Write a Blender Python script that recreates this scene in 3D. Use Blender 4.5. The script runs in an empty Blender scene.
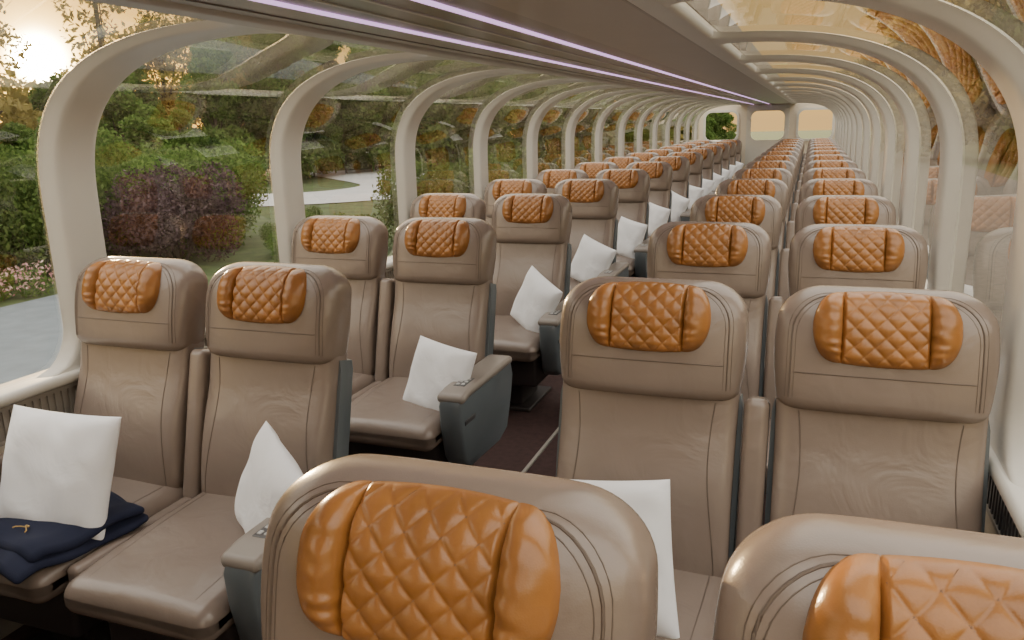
import bpy, numpy as np, math, random
from mathutils import Vector, Matrix, noise
random.seed(3); rng=np.random.default_rng(5)
# ---------------- parameters (metres) ----------------
PITCH=1.26; Y0=.745; SX_A=.598; SX_W=1.158; NROW=14
CAMX=.968; CAMZ=1.60
T=.795; ALPHA=math.radians(14); HZ=.42
W=1.48; SILL=.79; YB=-2.4; YE=19.4; GROUND=-1.4; ZC=1.92
# ---------------- materials ----------------
def newmat(n):
    m=bpy.data.materials.new(n); m.use_nodes=True
    nt=m.node_tree; b=nt.nodes['Principled BSDF']; return m,nt,b
def mat(n,col,rough=.5,metal=0,bump=0,bscale=200,var=0,vscale=6,spec=.5,coat=0,crease=0):
    m,nt,b=newmat(n)
    b.inputs['Base Color'].default_value=(*col,1); b.inputs['Roughness'].default_value=rough
    b.inputs['Metallic'].default_value=metal; b.inputs['Specular IOR Level'].default_value=spec
    b.inputs['Coat Weight'].default_value=coat
    tc=nt.nodes.new('ShaderNodeTexCoord')
    if var:
        nz=nt.nodes.new('ShaderNodeTexNoise'); nz.inputs['Scale'].default_value=vscale; nz.inputs['Detail'].default_value=5
        nt.links.new(tc.outputs['Object'],nz.inputs['Vector'])
        r=nt.nodes.new('ShaderNodeValToRGB')
        r.color_ramp.elements[0].position=.3; r.color_ramp.elements[1].position=.7
        r.color_ramp.elements[0].color=(*[c*(1-var) for c in col],1); r.color_ramp.elements[1].color=(*[min(1,c*(1+var)) for c in col],1)
        nt.links.new(nz.outputs['Fac'],r.inputs['Fac']); nt.links.new(r.outputs['Color'],b.inputs['Base Color'])
    if bump:
        v=nt.nodes.new('ShaderNodeTexVoronoi'); v.inputs['Scale'].default_value=bscale
        nt.links.new(tc.outputs['Object'],v.inputs['Vector'])
        bp=nt.nodes.new('ShaderNodeBump'); bp.inputs['Strength'].default_value=bump; bp.inputs['Distance'].default_value=.002
        nt.links.new(v.outputs['Distance'],bp.inputs['Height']); nt.links.new(bp.outputs['Normal'],b.inputs['Normal'])
        if crease:
            n2=nt.nodes.new('ShaderNodeTexNoise'); n2.inputs['Scale'].default_value=7; n2.inputs['Detail'].default_value=3; n2.inputs['Distortion'].default_value=1.2
            nt.links.new(tc.outputs['Object'],n2.inputs['Vector'])
            b2=nt.nodes.new('ShaderNodeBump'); b2.inputs['Strength'].default_value=crease; b2.inputs['Distance'].default_value=.02
            nt.links.new(n2.outputs['Fac'],b2.inputs['Height']); nt.links.new(b2.outputs['Normal'],bp.inputs['Normal'])
    return m
M_LEA=mat('taupe_leather',(.222,.174,.145),.27,bump=.06,bscale=420,var=.05,vscale=5,crease=.20,spec=.65)
M_SEAM=mat('seam_thread',(.12,.09,.072),.6)
M_CAR=mat('caramel_leather',(.31,.132,.038),.24,bump=.06,bscale=420,var=.18,vscale=14)
M_STI=mat('quilt_thread',(.15,.065,.022),.5)
M_SHELL=mat('slate_plastic',(.115,.135,.15),.36,var=.04)
M_DARK=mat('dark_base',(.035,.028,.028),.5)
M_PAD=mat('armrest_pad',(.25,.22,.195),.34)
M_BTN=mat('button_panel',(.07,.07,.075),.3)
M_BTL=mat('button_light',(.5,.5,.5),.4)
M_RIB=mat('cream_rib',(.66,.64,.59),.34,var=.02)
M_WALL=mat('wall_panel_cream',(.55,.49,.40),.5,var=.04)
M_END=mat('end_wall_beige',(.72,.64,.52),.5,var=.03)
M_GREY=mat('sill_grey',(.36,.33,.29),.45)
M_CEIL=mat('ceiling_taupe',(.38,.335,.29),.33,var=.03)
M_CEIL2=mat('ceiling_dark',(.22,.185,.16),.28)
M_CEIL3=mat('ceiling_light',(.52,.48,.43),.36)
M_FLOOR=mat('carpet_brown',(.05,.022,.02),.9,bump=.5,bscale=300,var=.25,vscale=30)
M_WHITE=mat('pillow_white',(.86,.87,.90),.8,bump=.03,bscale=500,crease=.35)
M_NAVY=mat('navy_fleece',(.006,.010,.034),.9,bump=.3,bscale=500)
M_GOLD=mat('gold_thread',(.45,.28,.08),.5)
def emis(n,c,s):
    m,nt,b=newmat(n); b.inputs['Base Color'].default_value=(*c,1)
    b.inputs['Emission Color'].default_value=(*c,1); b.inputs['Emission Strength'].default_value=s; return m
M_LED=emis('led_violet',(.80,.50,.90),1.3)
# glass
M_GLASS=bpy.data.materials.new('tinted_glass'); M_GLASS.use_nodes=True
nt=M_GLASS.node_tree; nt.nodes.clear()
o=nt.nodes.new('ShaderNodeOutputMaterial'); mx=nt.nodes.new('ShaderNodeMixShader'); tr=nt.nodes.new('ShaderNodeBsdfTransparent'); gl=nt.nodes.new('ShaderNodeBsdfGlossy')
tr.inputs['Color'].default_value=(.88,.88,.85,1); gl.inputs['Roughness'].default_value=.0; gl.inputs['Color'].default_value=(.97,.93,.86,1)
lw=nt.nodes.new('ShaderNodeLayerWeight'); lw.inputs['Blend'].default_value=.5
pw=nt.nodes.new('ShaderNodeMath'); pw.operation='POWER'; pw.inputs[1].default_value=2.6
ma=nt.nodes.new('ShaderNodeMath'); ma.operation='MULTIPLY_ADD'; ma.inputs[1].default_value=.72; ma.inputs[2].default_value=.09
nt.links.new(lw.outputs['Facing'],pw.inputs[0]); nt.links.new(pw.outputs[0],ma.inputs[0]); nt.links.new(ma.outputs[0],mx.inputs[0])
nt.links.new(tr.outputs[0],mx.inputs[1]); nt.links.new(gl.outputs[0],mx.inputs[2]); nt.links.new(mx.outputs[0],o.inputs[0])
def leafmat(n,c1,c2,trans=.45):
    m=bpy.data.materials.new(n); m.use_nodes=True; nt=m.node_tree; nt.nodes.clear()
    o=nt.nodes.new('ShaderNodeOutputMaterial'); mx=nt.nodes.new('ShaderNodeMixShader'); mx.inputs[0].default_value=trans
    d=nt.nodes.new('ShaderNodeBsdfDiffuse'); t=nt.nodes.new('ShaderNodeBsdfTranslucent')
    g=nt.nodes.new('ShaderNodeNewGeometry'); r=nt.nodes.new('ShaderNodeValToRGB')
    r.color_ramp.elements[0].color=(*c1,1); r.color_ramp.elements[1].color=(*c2,1)
    nt.links.new(g.outputs['Random Per Island'],r.inputs['Fac'])
    nt.links.new(r.outputs['Color'],d.inputs['Color']); nt.links.new(r.outputs['Color'],t.inputs['Color'])
    nt.links.new(d.outputs[0],mx.inputs[1]); nt.links.new(t.outputs[0],mx.inputs[2]); nt.links.new(mx.outputs[0],o.inputs[0]); return m
M_LEAF=leafmat('leaf_green',(.06,.12,.03),(.19,.28,.08))
M_LEAFSUN=leafmat('leaf_sunlit_gold',(.18,.16,.05),(.42,.36,.14))  # gold of low sunlight on foliage, painted into the leaf colour
M_LEAFD=leafmat('leaf_dark',(.05,.085,.028),(.14,.20,.06))
M_PURP=leafmat('leaf_purple',(.05,.034,.04),(.14,.10,.11),.3)
M_PINK=leafmat('flower_petals',(.45,.20,.22),(.65,.5,.45),.3)
M_BARK=mat('bark',(.05,.038,.028),.9,bump=.6,bscale=20)
M_ROAD=mat('asphalt',(.13,.155,.175),.8,var=.12,vscale=3)
M_ROAD2=mat('trackside_gravel',(.10,.09,.075),.9,var=.3,vscale=9)
M_PATH=mat('pale_pavement',(.42,.42,.42),.8,var=.06,vscale=1)
M_GRASS=mat('grass',(.05,.075,.02),.95,var=.4,vscale=2)
# ---------------- mesh builder ----------------
class MB:
    def __init__(s): s.v=[];s.f=[];s.m=[];s.mats=[]
    def mi(s,m):
        if m not in s.mats: s.mats.append(m)
        return s.mats.index(m)
    def add(s,vs,fs,m):
        o=len(s.v); k=s.mi(m); s.v+= [tuple(map(float,p)) for p in vs]
        for f in fs: s.f.append(tuple(i+o for i in f)); s.m.append(k)
    def loft(s,secs,m,cap=True,xf=None,closed=True):
        n=len(secs[0]); vs=[p for q in secs for p in q]
        if xf: vs=[xf(*p) for p in vs]
        fs=[]
        for i in range(len(secs)-1):
            for j in range(n if closed else n-1):
                a=i*n+j;b=i*n+(j+1)%n; fs.append((a,b,b+n,a+n))
        if cap and closed:
            fs.append(tuple(range(n))[::-1]); fs.append(tuple(range((len(secs)-1)*n,len(secs)*n)))
        s.add(vs,fs,m)
    def rbox(s,c,size,r,m,n=3,fn=None,xf=None,sub=1):
        h=[a/2 for a in size]; r=min(r,*[a*.999 for a in h])
        ax=[]
        for a in h:
            e=[a-r+r*math.tan(math.pi/4*k/n) for k in range(1,n+1)]
            mid=[-(a-r)+2*(a-r)*k/sub for k in range(sub+1)]
            ax.append([-q for q in e[::-1]]+mid+e)
        vid={};vs=[];fs=[]
        def V(p):
            key=tuple(round(q,6) for q in p)
            if key not in vid:
                inn=[max(-(h[i]-r),min(h[i]-r,p[i])) for i in range(3)]
                d=Vector([p[i]-inn[i] for i in range(3)])
                if d.length>1e-9: d=d.normalized()*r
                q=[inn[i]+d[i] for i in range(3)]
                if fn: q=fn(*q)
                q=[q[i]+c[i] for i in range(3)]
                vid[key]=len(vs); vs.append(xf(*q) if xf else tuple(q))
            return vid[key]
        for a in range(3):
            u,w=(a+1)%3,(a+2)%3
            for sg in(-1,1):
                for i in range(len(ax[u])-1):
                    for j in range(len(ax[w])-1):
                        q=[]
                        for du,dw in((0,0),(1,0),(1,1),(0,1)):
                            p=[0,0,0];p[a]=sg*h[a];p[u]=ax[u][i+du];p[w]=ax[w][j+dw];q.append(V(p))
                        if sg<0:q=q[::-1]
                        if len(set(q))>=3: fs.append(tuple(dict.fromkeys(q)))
        s.add(vs,fs,m)
    def box(s,x0,x1,y0,y1,z0,z1,m):
        s.add([(x0,y0,z0),(x1,y0,z0),(x1,y1,z0),(x0,y1,z0),(x0,y0,z1),(x1,y0,z1),(x1,y1,z1),(x0,y1,z1)],[(0,3,2,1),(4,5,6,7),(0,1,5,4),(1,2,6,5),(2,3,7,6),(3,0,4,7)],m)
    def tube(s,path,r,m,k=6,xf=None):
        pts=[Vector(xf(*p) if xf else p) for p in path]; secs=[]
        for i,p in enumerate(pts):
            d=(pts[min(i+1,len(pts)-1)]-pts[max(i-1,0)]).normalized()
            a=d.cross(Vector((.31,.2,.93))).normalized(); b=d.cross(a)
            secs.append([p+a*r*math.cos(t)+b*r*math.sin(t) for t in [2*math.pi*q/k for q in range(k)]])
        s.loft(secs,m)
    def mesh(s,name,smooth=True,ang=50):
        me=bpy.data.meshes.new(name); me.from_pydata(s.v,[],s.f)
        for m in s.mats: me.materials.append(m)
        me.polygons.foreach_set('material_index',s.m); me.polygons.foreach_set('use_smooth',[smooth]*len(s.f)); me.update()
        if smooth:
            try: me.set_sharp_from_angle(angle=math.radians(ang))
            except Exception: pass
        return me
def obj(name,me,loc=(0,0,0),rot=(0,0,0),sc=(1,1,1),parent=None):
    o=bpy.data.objects.new(name,me); o.location=loc;o.rotation_euler=rot;o.scale=sc
    bpy.context.scene.collection.objects.link(o)
    if parent: o.parent=parent
    return o
# ---------------- seat ----------------
SA,CA=math.sin(ALPHA),math.cos(ALPHA)
def back(x,d,t): return (x,t*SA-d*CA,HZ+t*CA+d*SA)
NE=3.6
def blk(t):
    Rt=.085; tt=(T-t)/Rt; g=0
    if tt<1: g=1-math.sqrt(max(0,1-(1-tt)**2))
    bt=(t-(T-.31))/.03
    g2=0
    if bt<1: g2=1-math.sqrt(max(0,1-(1-max(bt,0))**2))
    q=(T-t)/.31
    a=.232+.016*math.sin(math.pi*min(1,q)**1.0)-.095*g-.03*g2
    b=.090-.076*g-.03*g2
    c=-.004-.014*max(0,1-q*3)+.008*math.sin(math.pi*min(1,q))
    return a,b,c
def bfront(x,t,n=NE):
    a,b,c=blk(t); r=min(.999,abs(x)/a)
    return c+b*(1-r**n)**(1/n)
def sellip(a,b,c,t,n,k=64):
    out=[]
    for i in range(k):
        p=2*math.pi*(i+.5)/k; cx,sx=math.cos(p),math.sin(p)
        out.append((a*math.copysign(abs(cx)**(2/n),cx),c+b*math.copysign(abs(sx)**(2/n),sx),t))
    return out
def seat_mesh(kind,sg):
    B=MB()
    ts=[T-.31+.03*(1-math.cos(k/5*math.pi/2)) for k in range(6)]+[T-.31+.03+k*.0245 for k in range(1,8)]
    ts+=[T-.085+.085*math.sin(k/12*math.pi/2) for k in range(0,13)]
    ts=sorted(set(round(x,5) for x in ts)); 
    B.loft([sellip(*blk(min(t,T-1e-5)),t,NE) for t in ts],M_LEA,xf=back)
    def low(t):
        q=(t+.03)/(T-.27); a=.236-.004*math.sin(q*math.pi); c=-.012+.022*math.sin(min(1,q*1.25)*math.pi)
        e=1
        if t<.02: e=.8
        return a*e,.062,c
    tl=[-.05,-.03]+[k*.04 for k in range(0,13)]+[T-.275]
    B.loft([sellip(*low(t),t,5) for t in tl],M_LEA,xf=back)
    def lf(x,t):
        a,b,c=low(t); return c+b*(1-min(.999,abs(x)/a)**5)**(1/5)
    for sx in(-1,1):
        p=[]
        for k in range(22):
            t=.03+k*.0215; x=sx*(.186+.016*math.cos(t*9)); p.append((x,lf(x,t)+.0002,t))
        B.tube(p,.0015,M_SEAM,5,back)
    for off,rr in((0,.0022),(.009,.0008),(-.009,.0008)):
        p=[];hx=.206+off;ht=T-.026+off*.6
        for k in range(12): t=T-.28+k*(.28-.030-.095)/11; p.append((-hx,t))
        for k in range(1,9):
            a=math.pi-math.pi/2*k/8; p.append((-hx+.095+.095*math.cos(a),ht-.095+.095*math.sin(a)))
        p2=[(-x,t) for x,t in p[::-1]]
        full=p+[((p[-1][0]+(p2[0][0]-p[-1][0])*k/14),ht) for k in range(1,14)]+p2
        B.tube([(x,bfront(x,t)+.0001,t) for x,t in full],rr,M_SEAM,6,back)
    B.tube([(x,bfront(x,T-.218)+.0003,T-.218) for x in [(-.195+.0195*k) for k in range(21)]],.0014,M_SEAM,5,back)
    # head pad : quilted centre + side bolsters
    NU,NV=160,90; hw=.160; ch=.091; cx=.094; tc=T-.012-ch; CQ=.0225
    def pad(u,v):
        au=abs(u)
        if au<=cx: hh=ch*(1-.05*(au/cx)**2)
        else: 
            q=(au-cx)/(hw-cx)
            hh=max(ch*.95*max(0,1-q**2.6)**.5,.012)
        t=tc+v*hh; edge=max(0,1-abs(v)**8)
        if au<cx:
            a=(u/CQ+(t-tc)/CQ)/2; b=(u/CQ-(t-tc)/CQ)/2
            pf=(abs(math.cos(math.pi*a))*abs(math.cos(math.pi*b)))**.42
            th=.0135+.0065*pf
            th*=min(1,(cx-au)/.007*.6+.4)
            th*=edge**.5
        else:
            q=min(1,(au-cx)/(hw-cx))
            th=.005+.030*(max(0,math.sin(math.pi*q**.7))**.6)*max(0,1-abs(v)**4)**.5
            th+=.0045*noise.noise(Vector((u*25,t*70,3.1)))*(1-q)*edge+.0020*math.sin(t*210+3*math.sin(t*40))*max(0,1-q*1.8)*edge
            th*=min(1,(1-q)/.04) if q>.96 else 1
            th*=edge**.5
        tq=min(t,T-.0015)
        return (u,bfront(u,tq)+th-.002*(1-edge),tq+th*.25*max(0,v))
    vs=[];fs=[]
    for i in range(NU+1):
        for j in range(NV+1):
            vs.append(back(*pad(-hw+2*hw*i/NU,-1+2*j/NV)))
    for i in range(NU):
        for j in range(NV):
            a=i*(NV+1)+j; fs.append((a,a+NV+1,a+NV+2,a+1))
    B.add(vs,fs,M_CAR)
    hcen=ch*.95
    for sgn in(-1,1):
        for k in range(-10,11):
            cst=(2*k+1)*CQ; seg=[]
            for j in range(-20,21):
                tt=j/20*hcen*.97; u=cst-sgn*tt
                if abs(u)<cx-.004:
                    q=pad(u,tt/(ch*(1-.05*(u/cx)**2))); seg.append((q[0],q[1]+.0001,q[2]))
            if len(seg)>2: B.tube(seg,.0009,M_STI,4,back)
    # rear shell
    sh=[]
    for t,a in((-.02,.225),(0,.240),(.1,.244),(.30,.245),(.47,.244),(.50,.238)):
        sh.append([(a,.0,t),(a,-.07,t),(a-.03,-.098,t),(-a+.03,-.098,t),(-a,-.07,t),(-a,.0,t)])
    B.loft(sh,M_SHELL,xf=back)
    B.rbox((0,-.108,.28),(.36,.02,.24),.01,M_SHELL,xf=lambda x,d,t:back(x,d,t))
    # cushion
    def cf(x,y,z):
        k=(.29-y)/.58
        zz=z+(.012*(1-(x/.245)**2)-.035*max(0,k-.35)**2*1.6 if z>0 else .01*k)
        return (x,y,zz)
    B.rbox((0,-.27,.405),(.495,.60,.13),.045,M_LEA,n=5,fn=cf,sub=8)
    for sx in(-1,1):
        B.tube([(sx*(.185+.008*math.cos(y*6)),y,.4695+.012*(1-(.19/.245)**2)-.035*max(0,(-y+.02)/.58-.35)**2*1.6) for y in [-.52+.025*k for k in range(20)]],.0018,M_SEAM,5)
    B.rbox((0,-.23,.27),(.44,.46,.18),.02,M_DARK)
    B.rbox((0,-.17,.10),(.16,.30,.20),.015,M_DARK)
    B.rbox((0,-.17,.012),(.30,.42,.024),.01,M_DARK)
    if kind=='aisle':
        xi=-sg*.28
        B.rbox((xi,-.005,.25),(.062,.10,.50),.022,M_LEA,n=4,xf=back)
        B.rbox((xi,-.24,.385),(.055,.50,.12),.02,M_LEA,n=3)
        pts=[(-.49,.56),(-.505,.535),(-.498,.44),(-.47,.30),(-.43,.255),(-.10,.24),(.0,.27),(.06,.40),(.09,.50),(.07,.56)]
        x0,x1=.252,.350
        secs=[]
        for x,sh_ in((x0,.012),(x0+.012,0),(x1-.014,0),(x1,.014)):
            cxm=-.2;czm=.43
            secs.append([(sg*x,y+(cxm-y)*sh_*3,z+(czm-z)*sh_*3) for y,z in pts])
        if sg<0: secs=[q[::-1] for q in secs]
        B.loft(secs,M_SHELL)
        def af(x,y,z):
            return (x,y,z-(.018*max(0,(-y-.19)/.1)**2))
        B.rbox((sg*.300,-.215,.573),(.120,.56,.036),.0175,M_PAD,n=4,fn=af,sub=10)
        B.rbox((sg*.300,-.35,.588),(.05,.11,.010),.004,M_BTN,n=3)
        for a in range(3):
            for b in range(2):
                B.rbox((sg*.300+(-.011+.022*b),-.385+.032*a,.593),(.013,.017,.006),.0025,M_BTL,n=2)
        B.rbox((sg*(x1+.001),-.42,.46),(.006,.10,.02),.002,M_BTN,n=2)
    else:
        B.rbox((sg*.253,-.20,.585),(.042,.46,.06),.02,M_LEA,n=4)
        B.rbox((sg*.253,-.18,.42),(.035,.38,.30),.015,M_LEA,n=3)
    return B.mesh('train_seat_'+kind)
ML_A=seat_mesh('aisle',1); MR_A=seat_mesh('aisle',-1); ML_W=seat_mesh('window',-1); MR_W=seat_mesh('window',1)
for n in range(NROW):
    y=Y0+PITCH*n-.10-(.018 if n==0 else 0); ex=-.010 if n==0 else 0
    for me,x in((ML_W,-SX_W),(ML_A,-SX_A),(MR_A,SX_A),(MR_W,SX_W)):
        obj('train_seat',me,(x+(ex if x>0 else 0),y,0))
# ---------------- pillows ----------------
def pillow_mesh(seed):
    B=MB(); N=40; hx,hz=.160,.165
    vs=[];fs=[]
    for sgn in(-1,1):
        o0=len(vs)
        for i in range(N+1):
            for j in range(N+1):
                u=math.sin((-1+2*i/N)*math.pi/2);v=math.sin((-1+2*j/N)*math.pi/2)
                pin=1-.04*(1-v*v)*abs(u)**3; pin2=1-.04*(1-u*u)*abs(v)**3
                d=.050*max(0,(1-u**4)*(1-v**4))**.55
                d*=1+.2*noise.noise(Vector((u*1.2,v*1.2,seed)))
                e=1-max(abs(u),abs(v))**8
                d+=.006*noise.noise(Vector((u*3+v*2,v*2.2,seed+5)))*e
                d+=.004*math.sin(7*math.atan2(v,u)+seed)*max(0,(u*u+v*v)-.35)*e
                vs.append((u*hx*pin,sgn*d,v*hz*pin2))
        for i in range(N):
            for j in range(N):
                a=o0+i*(N+1)+j;q=(a,a+N+1,a+N+2,a+1); fs.append(q if sgn<0 else q[::-1])
    B.add(vs,fs,M_WHITE)
    return B.mesh('pillow',ang=180)
PM=[pillow_mesh(k*3.3) for k in range(3)]
def pillow(sx,row,dx,dy,z,rx,ry,rz,k=0,sc=1):
    o=obj('pillow',PM[k%3],(sx+dx,Y0+PITCH*row-.1+dy,z),sc=(sc,sc,sc)); 
    o.rotation_euler=(math.radians(rx),math.radians(ry),math.radians(rz)); return o
pillow(-SX_W,1,.095,-.335,.635,-20,4,10,0,1.12)
pillow(-SX_A,1,.195,-.22,.600,-16,18,-34,1,.95)
pillow(SX_A,1,-.035,-.255,.610,-14,-9,-6,2,1.1)
pillow(-SX_A,2,.160,-.30,.570,-20,7,-14,0,.95)
pillow(-SX_A,3,.15,-.25,.610,-16,20,-38,1)
for r in range(4,NROW):
    pillow(-SX_A,r,.135,-.20,.620,-16,12+5*math.sin(r*2),-32+6*math.sin(r*5),r)
for r in range(2,NROW):
    pillow(SX_A,r,-.07,-.19,.625,-16,8,-12,r+1)
    pillow(SX_W,r,.05,-.19,.63,-16,-8,14,r+2)
# blanket (loosely spread)
B=MB()
def drape(k):
    def fn(x,y,z):
        w=.016*noise.noise(Vector((x*6,y*8,k*2.)))+.007*math.sin(x*16+y*12+k)
        ex=max(0,abs(x)-.17); ey=max(0,-y-.13)
        zz=z*(1-.5*min(1,ex*8))+w-.25*ex-.30*ey
        return (x+.03*noise.noise(Vector((y*7,k,1))),y+.035*noise.noise(Vector((x*6,k,5))),zz)
    return fn
for k in range(2):
    B.rbox((0.015*k,.02*k,.020*k),(.49-.05*k,.40-.06*k,.030),.0145,M_NAVY,n=4,sub=26,fn=drape(k))
B.tube([(.10+.03*math.cos(a)*math.cos(2*a),-.10+.025*math.sin(a),.044) for a in [k*.3 for k in range(12)]],.002,M_GOLD,5)
obj('spread_blanket',B.mesh('spread_blanket',ang=180),(-SX_W+.03,Y0+PITCH-.1-.37,.490),(0,0,math.radians(-12)))
# ---------------- shell ----------------
def profile(off=0,n=34):
    pts=[(W-off,SILL+k*(1.36-SILL)/8) for k in range(8)]
    zc=ZC-off*.5; zs=1.36
    xm=.58; A=W-off-xm; C=zc-zs
    for k in range(n+1):
        a=math.pi/2*k/n; e=2/2.75
        pts.append((xm+A*math.cos(a)**e if a<math.pi/2-1e-9 else xm, zs+C*math.sin(a)**e))
    return pts
def resample(p,n):
    d=[0]
    for i in range(1,len(p)): d.append(d[-1]+math.dist(p[i],p[i-1]))
    L=d[-1];out=[]
    for k in range(n+1):
        s_=L*k/n;i=max(j for j in range(len(d)) if d[j]<=s_+1e-9); i=min(i,len(p)-2)
        f=(s_-d[i])/(d[i+1]-d[i]); out.append((p[i][0]+(p[i+1][0]-p[i][0])*f,p[i][1]+(p[i+1][1]-p[i][1])*f))
    return out,L
NP=72
PO,LP=resample(profile(0),NP); PI,_=resample(profile(.05),NP)
def fil(s_,r): return r-math.sqrt(max(0,r*r-(r-s_)**2)) if s_<r else 0
def ribmesh(side):
    B=MB(); secs=[]
    for k in range(NP+1):
        s_=LP*k/NP
        h=.095+fil(max(0,s_),.17)+fil(max(0,LP-s_),.12); (xo,zo),(xi,zi)=PO[k],PI[k]
        L=lambda f:(side*(xo+(xi-xo)*f),zo+(zi-zo)*f)
        sec=[]
        for yy,f in((-h-.014,0),(-h,.35),(-h+.008,.75),(-h+.02,.93),(-h+.035,1),(h-.035,1),(h-.02,.93),(h-.008,.75),(h,.35),(h+.014,0)):
            q=L(f); sec.append((q[0],yy,q[1]))
        secs.append(sec if side<0 else sec[::-1])
    B.loft(secs,M_RIB); return B.mesh('trim_rib')
RM={-1:ribmesh(-1),1:ribmesh(1)}
YR0=2.12; ribs=[YR0+PITCH*k for k in range(-3,15) if YB<YR0+PITCH*k<YE-.1]
k=0
for y in ribs:
    for sd in(-1,1):
        k+=1; obj(f'trim_{k}',RM[sd],(0,y,0))
def glass(side,y0,y1,name):
    B=MB(); B.loft([[(side*(x+.004),y,z) for x,z in PO] for y in (y0,y1)],M_GLASS,closed=False)
    return obj(name,B.mesh(name))
edges=[YB]+ribs+[YE]
k=0
for a,b in zip(edges[:-1],edges[1:]):
    for sd in(-1,1):
        k+=1; glass(sd,a,b,f'window_{k}')
for sd,nm in((-1,'left'),(1,'right')):
    B=MB()
    def bx(x0,x1,z0,z1,m): B.box(*sorted((sd*x0,sd*x1)),YB,YE,z0,z1,m)
    bx(W-.02,W+.08,0,SILL,M_WALL)
    B.rbox((sd*(W-.015),(YB+YE)/2,SILL-.012),(.11,YE-YB,.04),.018,M_RIB,n=3)
    bx(W-.035,W-.02,SILL-.15,SILL-.05,M_GREY)
    bx(W-.045,W-.02,SILL-.21,SILL-.16,M_WALL)
    obj('wall_'+nm,B.mesh('wall_'+nm))
    B=MB(); B.box(*sorted((sd*(W-.045),sd*(W-.021))),YB,YE,0,.16,M_GREY); obj('baseboard_'+nm,B.mesh('bb'))
    B=MB()
    B.box(*sorted((sd*(W-.046),sd*(W-.036))),YB,YE,SILL-.05,SILL-.036,M_GREY)
    B.box(*sorted((sd*(W-.046),sd*(W-.036))),YB,YE,SILL-.158,SILL-.146,M_GREY)
    y=YB+.1
    while y<12:
        B.box(*sorted((sd*(W-.044),sd*(W-.036))),y,y+.012,SILL-.146,SILL-.05,M_GREY if sd<0 else M_BTN); y+=.028
    obj('air_vent_grille',B.mesh('vent'))
B=MB(); B.box(-W-.08,W+.08,YB,YE,-.08,0,M_FLOOR); B.box(-.16,.16,YB,YE,0,.004,M_FLOOR)
for x in(-.215,.215): B.box(x-.008,x+.008,YB,YE,0,.010,M_GREY)
obj('floor',B.mesh('floor',False))
# ceiling
B=MB(); zc=ZC
def strip(x0,x1,z0,z1,m): B.box(x0,x1,YB,YE,z0,z1,m)
strip(-.60,.60,zc+.02,zc+.12,M_CEIL3)
for sx in(-1,1): B.rbox((sx*.55,(YB+YE)/2,zc),(.10,YE-YB,.05),.02,M_CEIL3 if sx<0 else M_RIB,n=3)
strip(-.50,-.325,zc-.012,zc+.02,M_CEIL)
strip(-.445,-.435,zc-.016,zc,M_CEIL2)
strip(-.295,.01,zc-.008,zc+.02,M_CEIL2); strip(-.21,-.195,zc-.012,zc,M_CEIL3); strip(-.10,-.085,zc-.012,zc,M_CEIL3)
strip(.04,.15,zc-.008,zc+.02,M_CEIL2)
strip(.16,.50,zc-.014,zc+.02,M_CEIL); strip(.495,.505,zc-.02,zc,M_CEIL2)
obj('ceiling',B.mesh('ceiling'))
B=MB(); strip(-.318,-.300,zc-.014,zc+.015,M_LED); strip(.016,.032,zc-.014,zc+.015,M_LED)
obj('ceiling_light_strip',B.mesh('led'))
# end walls
def rrect(cx,cz,w,h,r,n=6):
    p=[]
    for qx,qz,a0 in((1,1,0),(-1,1,90),(-1,-1,180),(1,-1,270)):
        for k in range(n+1):
            a=math.radians(a0+90*k/n); p.append((cx+qx*(w/2-r)+r*math.cos(a),cz+qz*(h/2-r)+r*math.sin(a)))
    return p
def planar(name,loops,y,th,m):
    cu=bpy.data.curves.new(name,'CURVE'); cu.dimensions='2D'; cu.fill_mode='BOTH'; cu.extrude=th/2
    for lp in loops:
        sp=cu.splines.new('POLY'); sp.points.add(len(lp)-1); sp.use_cyclic_u=True
        for i,(a,b) in enumerate(lp): sp.points[i].co=(a,b,0,1)
    t=bpy.data.objects.new('tmp',cu); bpy.context.scene.collection.objects.link(t)
    dg=bpy.context.evaluated_depsgraph_get(); me=bpy.data.meshes.new_from_object(t.evaluated_get(dg)); bpy.data.objects.remove(t)
    me.materials.clear(); me.materials.append(m)
    return obj(name,me,(0,y,0),(math.pi/2,0,0))
outl=[(W+.08,0)]+[(x+.03,z+.03) for x,z in PO]+[(0,2.0)]+[(-x-.03,z+.03) for x,z in PO[::-1]]+[(-W-.08,0)]
wins=[(-1.0,1.44),(0.02,1.44),(1.03,1.44)]
planar('wall_front',[outl]+[rrect(a,b,.74,.66,.14) for a,b in wins],YE,.06,M_END)
planar('wall_back',[outl],YB,.06,M_WALL)
for i,(a,b) in enumerate(wins):
    if i!=1: planar(f'window_{101+i}',[rrect(a,b,.80,.72,.16),rrect(a,b,.70,.62,.13)],YE-.045,.03,M_RIB)
planar('door_1',[rrect(0.02,.95,.92,1.86,.05),rrect(0.02,1.44,.72,.64,.14)],YE-.045,.025,M_RIB)
B=MB(); B.rbox((-1.0,18.6,.55),(.75,.9,1.1),.03,M_SHELL); B.rbox((-1.0,18.6,1.12),(.79,.94,.05),.02,M_WALL)
B.rbox((-1.0,18.145,.60),(.6,.02,.8),.008,M_DARK)
obj('service_cabinet',B.mesh('cab'))
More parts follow.
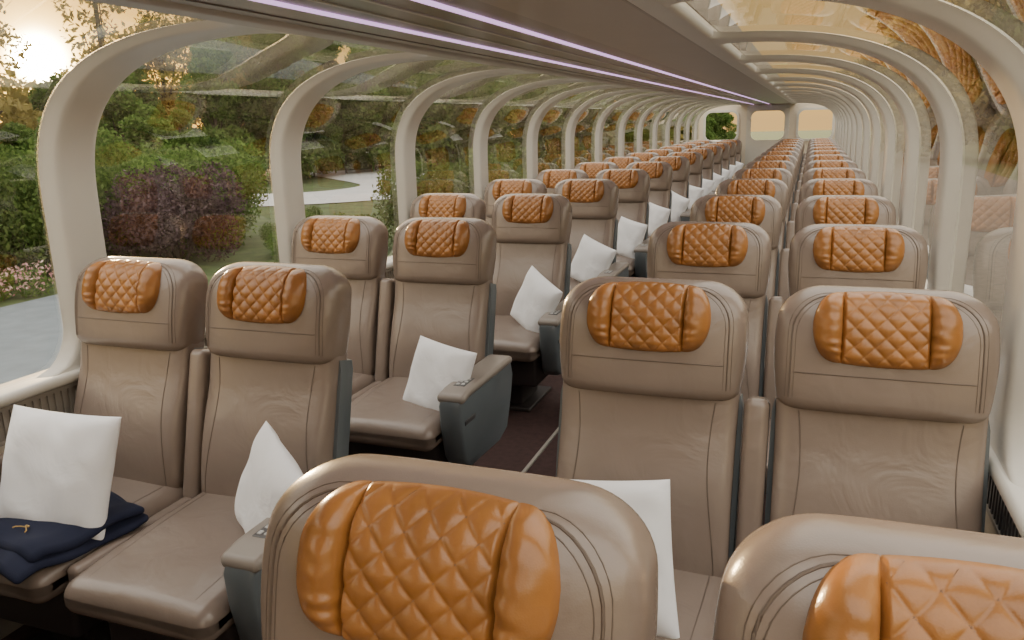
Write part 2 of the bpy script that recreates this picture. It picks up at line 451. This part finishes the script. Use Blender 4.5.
# ---------------- exterior ----------------
B=MB(); B.box(-160,160,-120,200,GROUND-.5,GROUND,M_GRASS); obj('ground',B.mesh('ground',False))
B=MB(); B.box(-12.6,-3.2,-60,12,GROUND,GROUND+.03,M_ROAD); obj('road',B.mesh('road',False))
B=MB(); B.box(2.4,9.6,-60,90,GROUND,GROUND+.03,M_ROAD2); obj('gravel_strip',B.mesh('road',False))
B=MB(); pts=[(-60,24),(-40,27),(-26,28.5),(-20,31),(-18,35),(-19,40),(-25,46),(-32,52)]
cv=[]
for i in range(len(pts)-1):
    p0=pts[max(i-1,0)];p1=pts[i];p2=pts[i+1];p3=pts[min(i+2,len(pts)-1)]
    for k in range(8):
        t=k/8; cv.append([.5*((2*p1[q])+(-p0[q]+p2[q])*t+(2*p0[q]-5*p1[q]+4*p2[q]-p3[q])*t*t+(-p0[q]+3*p1[q]-3*p2[q]+p3[q])*t**3) for q in(0,1)])
secs=[]
for i,p in enumerate(cv):
    a=cv[max(i-1,0)];b=cv[min(i+1,len(cv)-1)];dx,dy=b[0]-a[0],b[1]-a[1];L=math.hypot(dx,dy)
    nx,ny=-dy/L,dx/L; secs.append([(p[0]+nx*3.4,p[1]+ny*3.4,GROUND+.04),(p[0]-nx*3.4,p[1]-ny*3.4,GROUND+.04)])
B.loft(secs,M_PATH,closed=False); obj('pathway',B.mesh('path',False))
def foliage(B,blobs,n,size,m):
    w=np.array([b[3]*b[4] for b in blobs]);w/=w.sum()
    idx=rng.choice(len(blobs),n,p=w); bl=np.array(blobs)[idx]
    d=rng.normal(size=(n,3)); d/=np.linalg.norm(d,axis=1)[:,None]
    rad=rng.uniform(.6,1.05,size=(n,1))
    c=bl[:,:3]+d*rad*np.stack([bl[:,3],bl[:,3],bl[:,4]],1)
    a=rng.normal(size=(n,3));a/=np.linalg.norm(a,axis=1)[:,None]
    b=np.cross(a,rng.normal(size=(n,3)));b/=np.linalg.norm(b,axis=1)[:,None]
    s_=size*rng.uniform(.6,1.3,size=(n,1))
    V=np.stack([c-a*s_,c+b*s_*.5,c+a*s_,c-b*s_*.5],1).reshape(-1,3)
    o=len(B.v);k=B.mi(m);B.v+=V.tolist();B.f+=[(o+4*i,o+4*i+1,o+4*i+2,o+4*i+3) for i in range(n)];B.m+=[k]*n
def treemesh(seed,m,h=9,n=13000,leaf=.16,lo=.10):
    r=random.Random(seed); B=MB(); blobs=[]
    for k in range(34):
        z=h*(lo+(.97-lo)*r.random()); rr=(1-max(0,z/h-.35)*1.25)*h*.27*r.random()**.6; a=r.random()*6.28
        q=h*.095*(.7+.7*r.random()); blobs.append((rr*math.cos(a),rr*math.sin(a),z,q,q*.8))
    foliage(B,blobs,n,leaf,m)
    B.tube([(0,0,-.2),(.1,0,h*.3),(0,.1,h*.6),(.1,.1,h*.9)],.10,M_BARK,8)
    for b in blobs[:14]: B.tube([(0,0,b[2]*.55),(b[0]*.6,b[1]*.6,b[2]*.8),b[:3]],.03,M_BARK,5)
    return B.mesh('tree',False)
def bushmesh(seed,m,n=12000,leaf=.05,R=1.7,H=1.6):
    r=random.Random(seed);B=MB();blobs=[]
    for k in range(16):
        a=r.random()*6.28;q=r.random()**.6*R*.65; blobs.append((q*math.cos(a),q*math.sin(a),H*(.3+.8*r.random()),R*.36,H*.36))
    foliage(B,blobs,n,leaf,m)
    for k in range(5): B.tube([(0,0,-.1),(blobs[k][0]*.5,blobs[k][1]*.5,.6),blobs[k][:3]],.04,M_BARK,5)
    return B.mesh('bush',False)
TM=[treemesh(1,M_LEAF),treemesh(2,M_LEAFD),treemesh(3,M_LEAF,9,12000)]
TG=[treemesh(4,M_LEAFSUN),treemesh(5,M_LEAFSUN,9,11000)]
TS=[treemesh(6,M_LEAFSUN,9,6500,.13),treemesh(7,M_LEAFSUN,9,5500,.13)]
BG=[bushmesh(1,M_LEAF),bushmesh(2,M_LEAFD)]; BP=bushmesh(3,M_PURP)
def put(name,me,x,y,s_,zs=1):
    obj(name,me,(x,y,GROUND),(0,0,random.random()*6.28),(s_*random.uniform(.9,1.1),s_*random.uniform(.9,1.1),zs*s_*random.uniform(.9,1.15)))
R_=random.Random(11)
SUN=Vector((-.916,.780,.096)).normalized()
AZ=math.atan2(SUN.y,SUN.x)
def ratio(x,y): return (x-CAMX)/max(y,.1)
def daz(x,y): return AZ-math.atan2(y,x-CAMX)      # >0 : to the right of the sun as seen from the aisle
def inpath(x,y): return y>8 and -.78<ratio(x,y)<-.50
y=-6
while y<12.5:                      # hedge behind the flower bed
    put('shrub',BG[R_.randrange(2)],-15.6+R_.uniform(-.5,.5),y,R_.uniform(.9,1.1)); y+=1.6
put('shrub',BP,-12.7,14.6,.95); put('shrub',BP,-16.4,10.0,.95)
for (x,y) in [(-14.5,17),(-15.5,18.5),(-17.5,16.5),(-18.5,20.5),(-16,15),(-13.9,16.4),(-15.2,13.2),(-17,14)]:
    if not inpath(x,y): put('shrub',BG[R_.randrange(2)],x,y,R_.uniform(1.15,1.35))
for x,y,s_ in [(-17.5,19.0,.44),(-20,20.5,.48),(-19.2,17.8,.42),(-21,9,.5),(-22,23,.6),(-18.8,6,.6),(-18.8,2,.6),(-24,22,.6)]:
    put('tree',TM[R_.randrange(3)],x,y,s_)
for (x,y) in [(-7.6,18.5),(-7.6,20.5),(-8.0,22.5),(-8.2,25)]: put('shrub',BG[R_.randrange(2)],x,y,1.15)
for (x,y) in [(-11,16.2),(-12,18.2),(-13.2,20.3),(-10.4,18.6),(-9.4,14.5)]: put('shrub',BG[R_.randrange(2)],x,y,.40)
y=21
while y<90:
    put('tree',TM[R_.randrange(3)],-8.0+R_.uniform(-1,.4),y,R_.uniform(.5,.75)); y+=2.6
y=-8
while y<75:
    x=(-22 if y<23 else -29)+R_.uniform(-1.2,1.2); d=daz(x,y)
    if -.10<d<.16: put('tree',TM[R_.randrange(3)],x,y,.42)
    elif not (y<30 and inpath(x,y)): put('tree',TM[R_.randrange(3)],x,y,R_.uniform(.75,1.0))
    y+=2.0
y=-12
while y<90:
    x=-37+R_.uniform(-3,3); d=daz(x,y)
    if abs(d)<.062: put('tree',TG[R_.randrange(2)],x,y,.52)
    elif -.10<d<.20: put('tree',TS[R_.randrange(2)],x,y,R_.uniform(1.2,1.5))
    else: put('tree',(TG+TM)[R_.randrange(4)],x,y,R_.uniform(1.3,1.8))
    y+=2.6
for k in range(24):
    x=-46+k*3.0+R_.uniform(-1,1)
    if x<-9 or x>8: put('tree',(TG+TM)[R_.randrange(5)],x,62+R_.uniform(-6,14),R_.uniform(1.1,1.6))
for k in range(14): put('tree',TG[k%2],9+k*3,92+R_.uniform(-4,8),R_.uniform(1.5,2.1))
y=-10
while y<90:
    put('tree',TM[R_.randrange(3)],17+R_.uniform(-1,1.5),y,R_.uniform(.6,.85)); y+=2.4
    put('tree',(TM+TG)[R_.randrange(4)],27+R_.uniform(-2,2),y,R_.uniform(1.1,1.4))
y=-4
while y<60:
    put('shrub',BG[R_.randrange(2)],12.4+R_.uniform(-.5,.5),y,R_.uniform(.8,1.0)); y+=2.0
B=MB(); foliage(B,[(-13.3+random.uniform(-.3,.3),yy,GROUND+.25,.4,.3) for yy in np.arange(2,11.5,.5)],7000,.05,M_LEAF)
foliage(B,[(-13.1+random.uniform(-.3,.3),yy,GROUND+.4,.42,.28) for yy in np.arange(2,11.5,.5)],3000,.04,M_PINK)
obj('flower_bed',B.mesh('flowers',False))
# ---------------- light ----------------
wd=bpy.data.worlds.new('World'); bpy.context.scene.world=wd; wd.use_nodes=True; nt=wd.node_tree; nt.nodes.clear()
N=nt.nodes.new;Lk=nt.links.new
out=N('ShaderNodeOutputWorld');bg=N('ShaderNodeBackground');tc=N('ShaderNodeTexCoord');sep=N('ShaderNodeSeparateXYZ')
Lk(tc.outputs['Generated'],sep.inputs[0])
cr=N('ShaderNodeValToRGB');e=cr.color_ramp.elements
e[0].position=0;e[0].color=(.28,.17,.06,1);e[1].position=1;e[1].color=(.95,.92,.88,1)
for p,c in((.02,(.34,.20,.055)),(.14,(.44,.29,.11)),(.30,(.90,.74,.52)),(.5,(1.0,.93,.83))):
    q=e.new(p);q.color=(*c,1)
Lk(sep.outputs['Z'],cr.inputs['Fac'])
dt=N('ShaderNodeVectorMath');dt.operation='DOT_PRODUCT';dt.inputs[1].default_value=SUN;Lk(tc.outputs['Generated'],dt.inputs[0])
col=cr.outputs['Color']
for pwv,c,st in((12,(1,.50,.08),.40),(120,(1,.52,.07),1.1),(1500,(1,.66,.20),6),(9000,(1,.9,.65),120)):
    mx_=N('ShaderNodeMath');mx_.operation='MAXIMUM';mx_.inputs[1].default_value=0;Lk(dt.outputs['Value'],mx_.inputs[0])
    p_=N('ShaderNodeMath');p_.operation='POWER';p_.inputs[1].default_value=pwv;Lk(mx_.outputs[0],p_.inputs[0])
    sc=N('ShaderNodeVectorMath');sc.operation='SCALE';sc.inputs[0].default_value=[q*st for q in c];Lk(p_.outputs[0],sc.inputs['Scale'])
    ad=N('ShaderNodeVectorMath');ad.operation='ADD';Lk(col,ad.inputs[0]);Lk(sc.outputs[0],ad.inputs[1]);col=ad.outputs[0]
Lk(col,bg.inputs['Color']);bg.inputs['Strength'].default_value=3.6;Lk(bg.outputs[0],out.inputs[0])
sl=bpy.data.lights.new('sun','SUN');sl.energy=14;sl.color=(1,.68,.34);sl.angle=math.radians(1.5)
so=bpy.data.objects.new('sun',sl);bpy.context.scene.collection.objects.link(so);so.rotation_euler=(SUN).to_track_quat('Z','Y').to_euler()
# ---------------- camera ----------------
f,yaw,pit,rol=795.5,.3575,.2406,-.0261
F=Vector((-math.sin(yaw)*math.cos(pit),math.cos(yaw)*math.cos(pit),-math.sin(pit)));R=Vector((math.cos(yaw),math.sin(yaw),0));U=R.cross(F)
R2=R*math.cos(rol)+U*math.sin(rol);U2=U*math.cos(rol)-R*math.sin(rol)
cam=bpy.data.cameras.new('camera');co=bpy.data.objects.new('camera',cam);bpy.context.scene.collection.objects.link(co)
m=Matrix((R2,U2,-F)).transposed().to_4x4();m.translation=Vector((CAMX,0,CAMZ));co.matrix_world=m
cam.sensor_width=36;cam.sensor_fit='HORIZONTAL';cam.lens=f/1024*36;cam.clip_start=.02;cam.clip_end=500
bpy.context.scene.camera=co
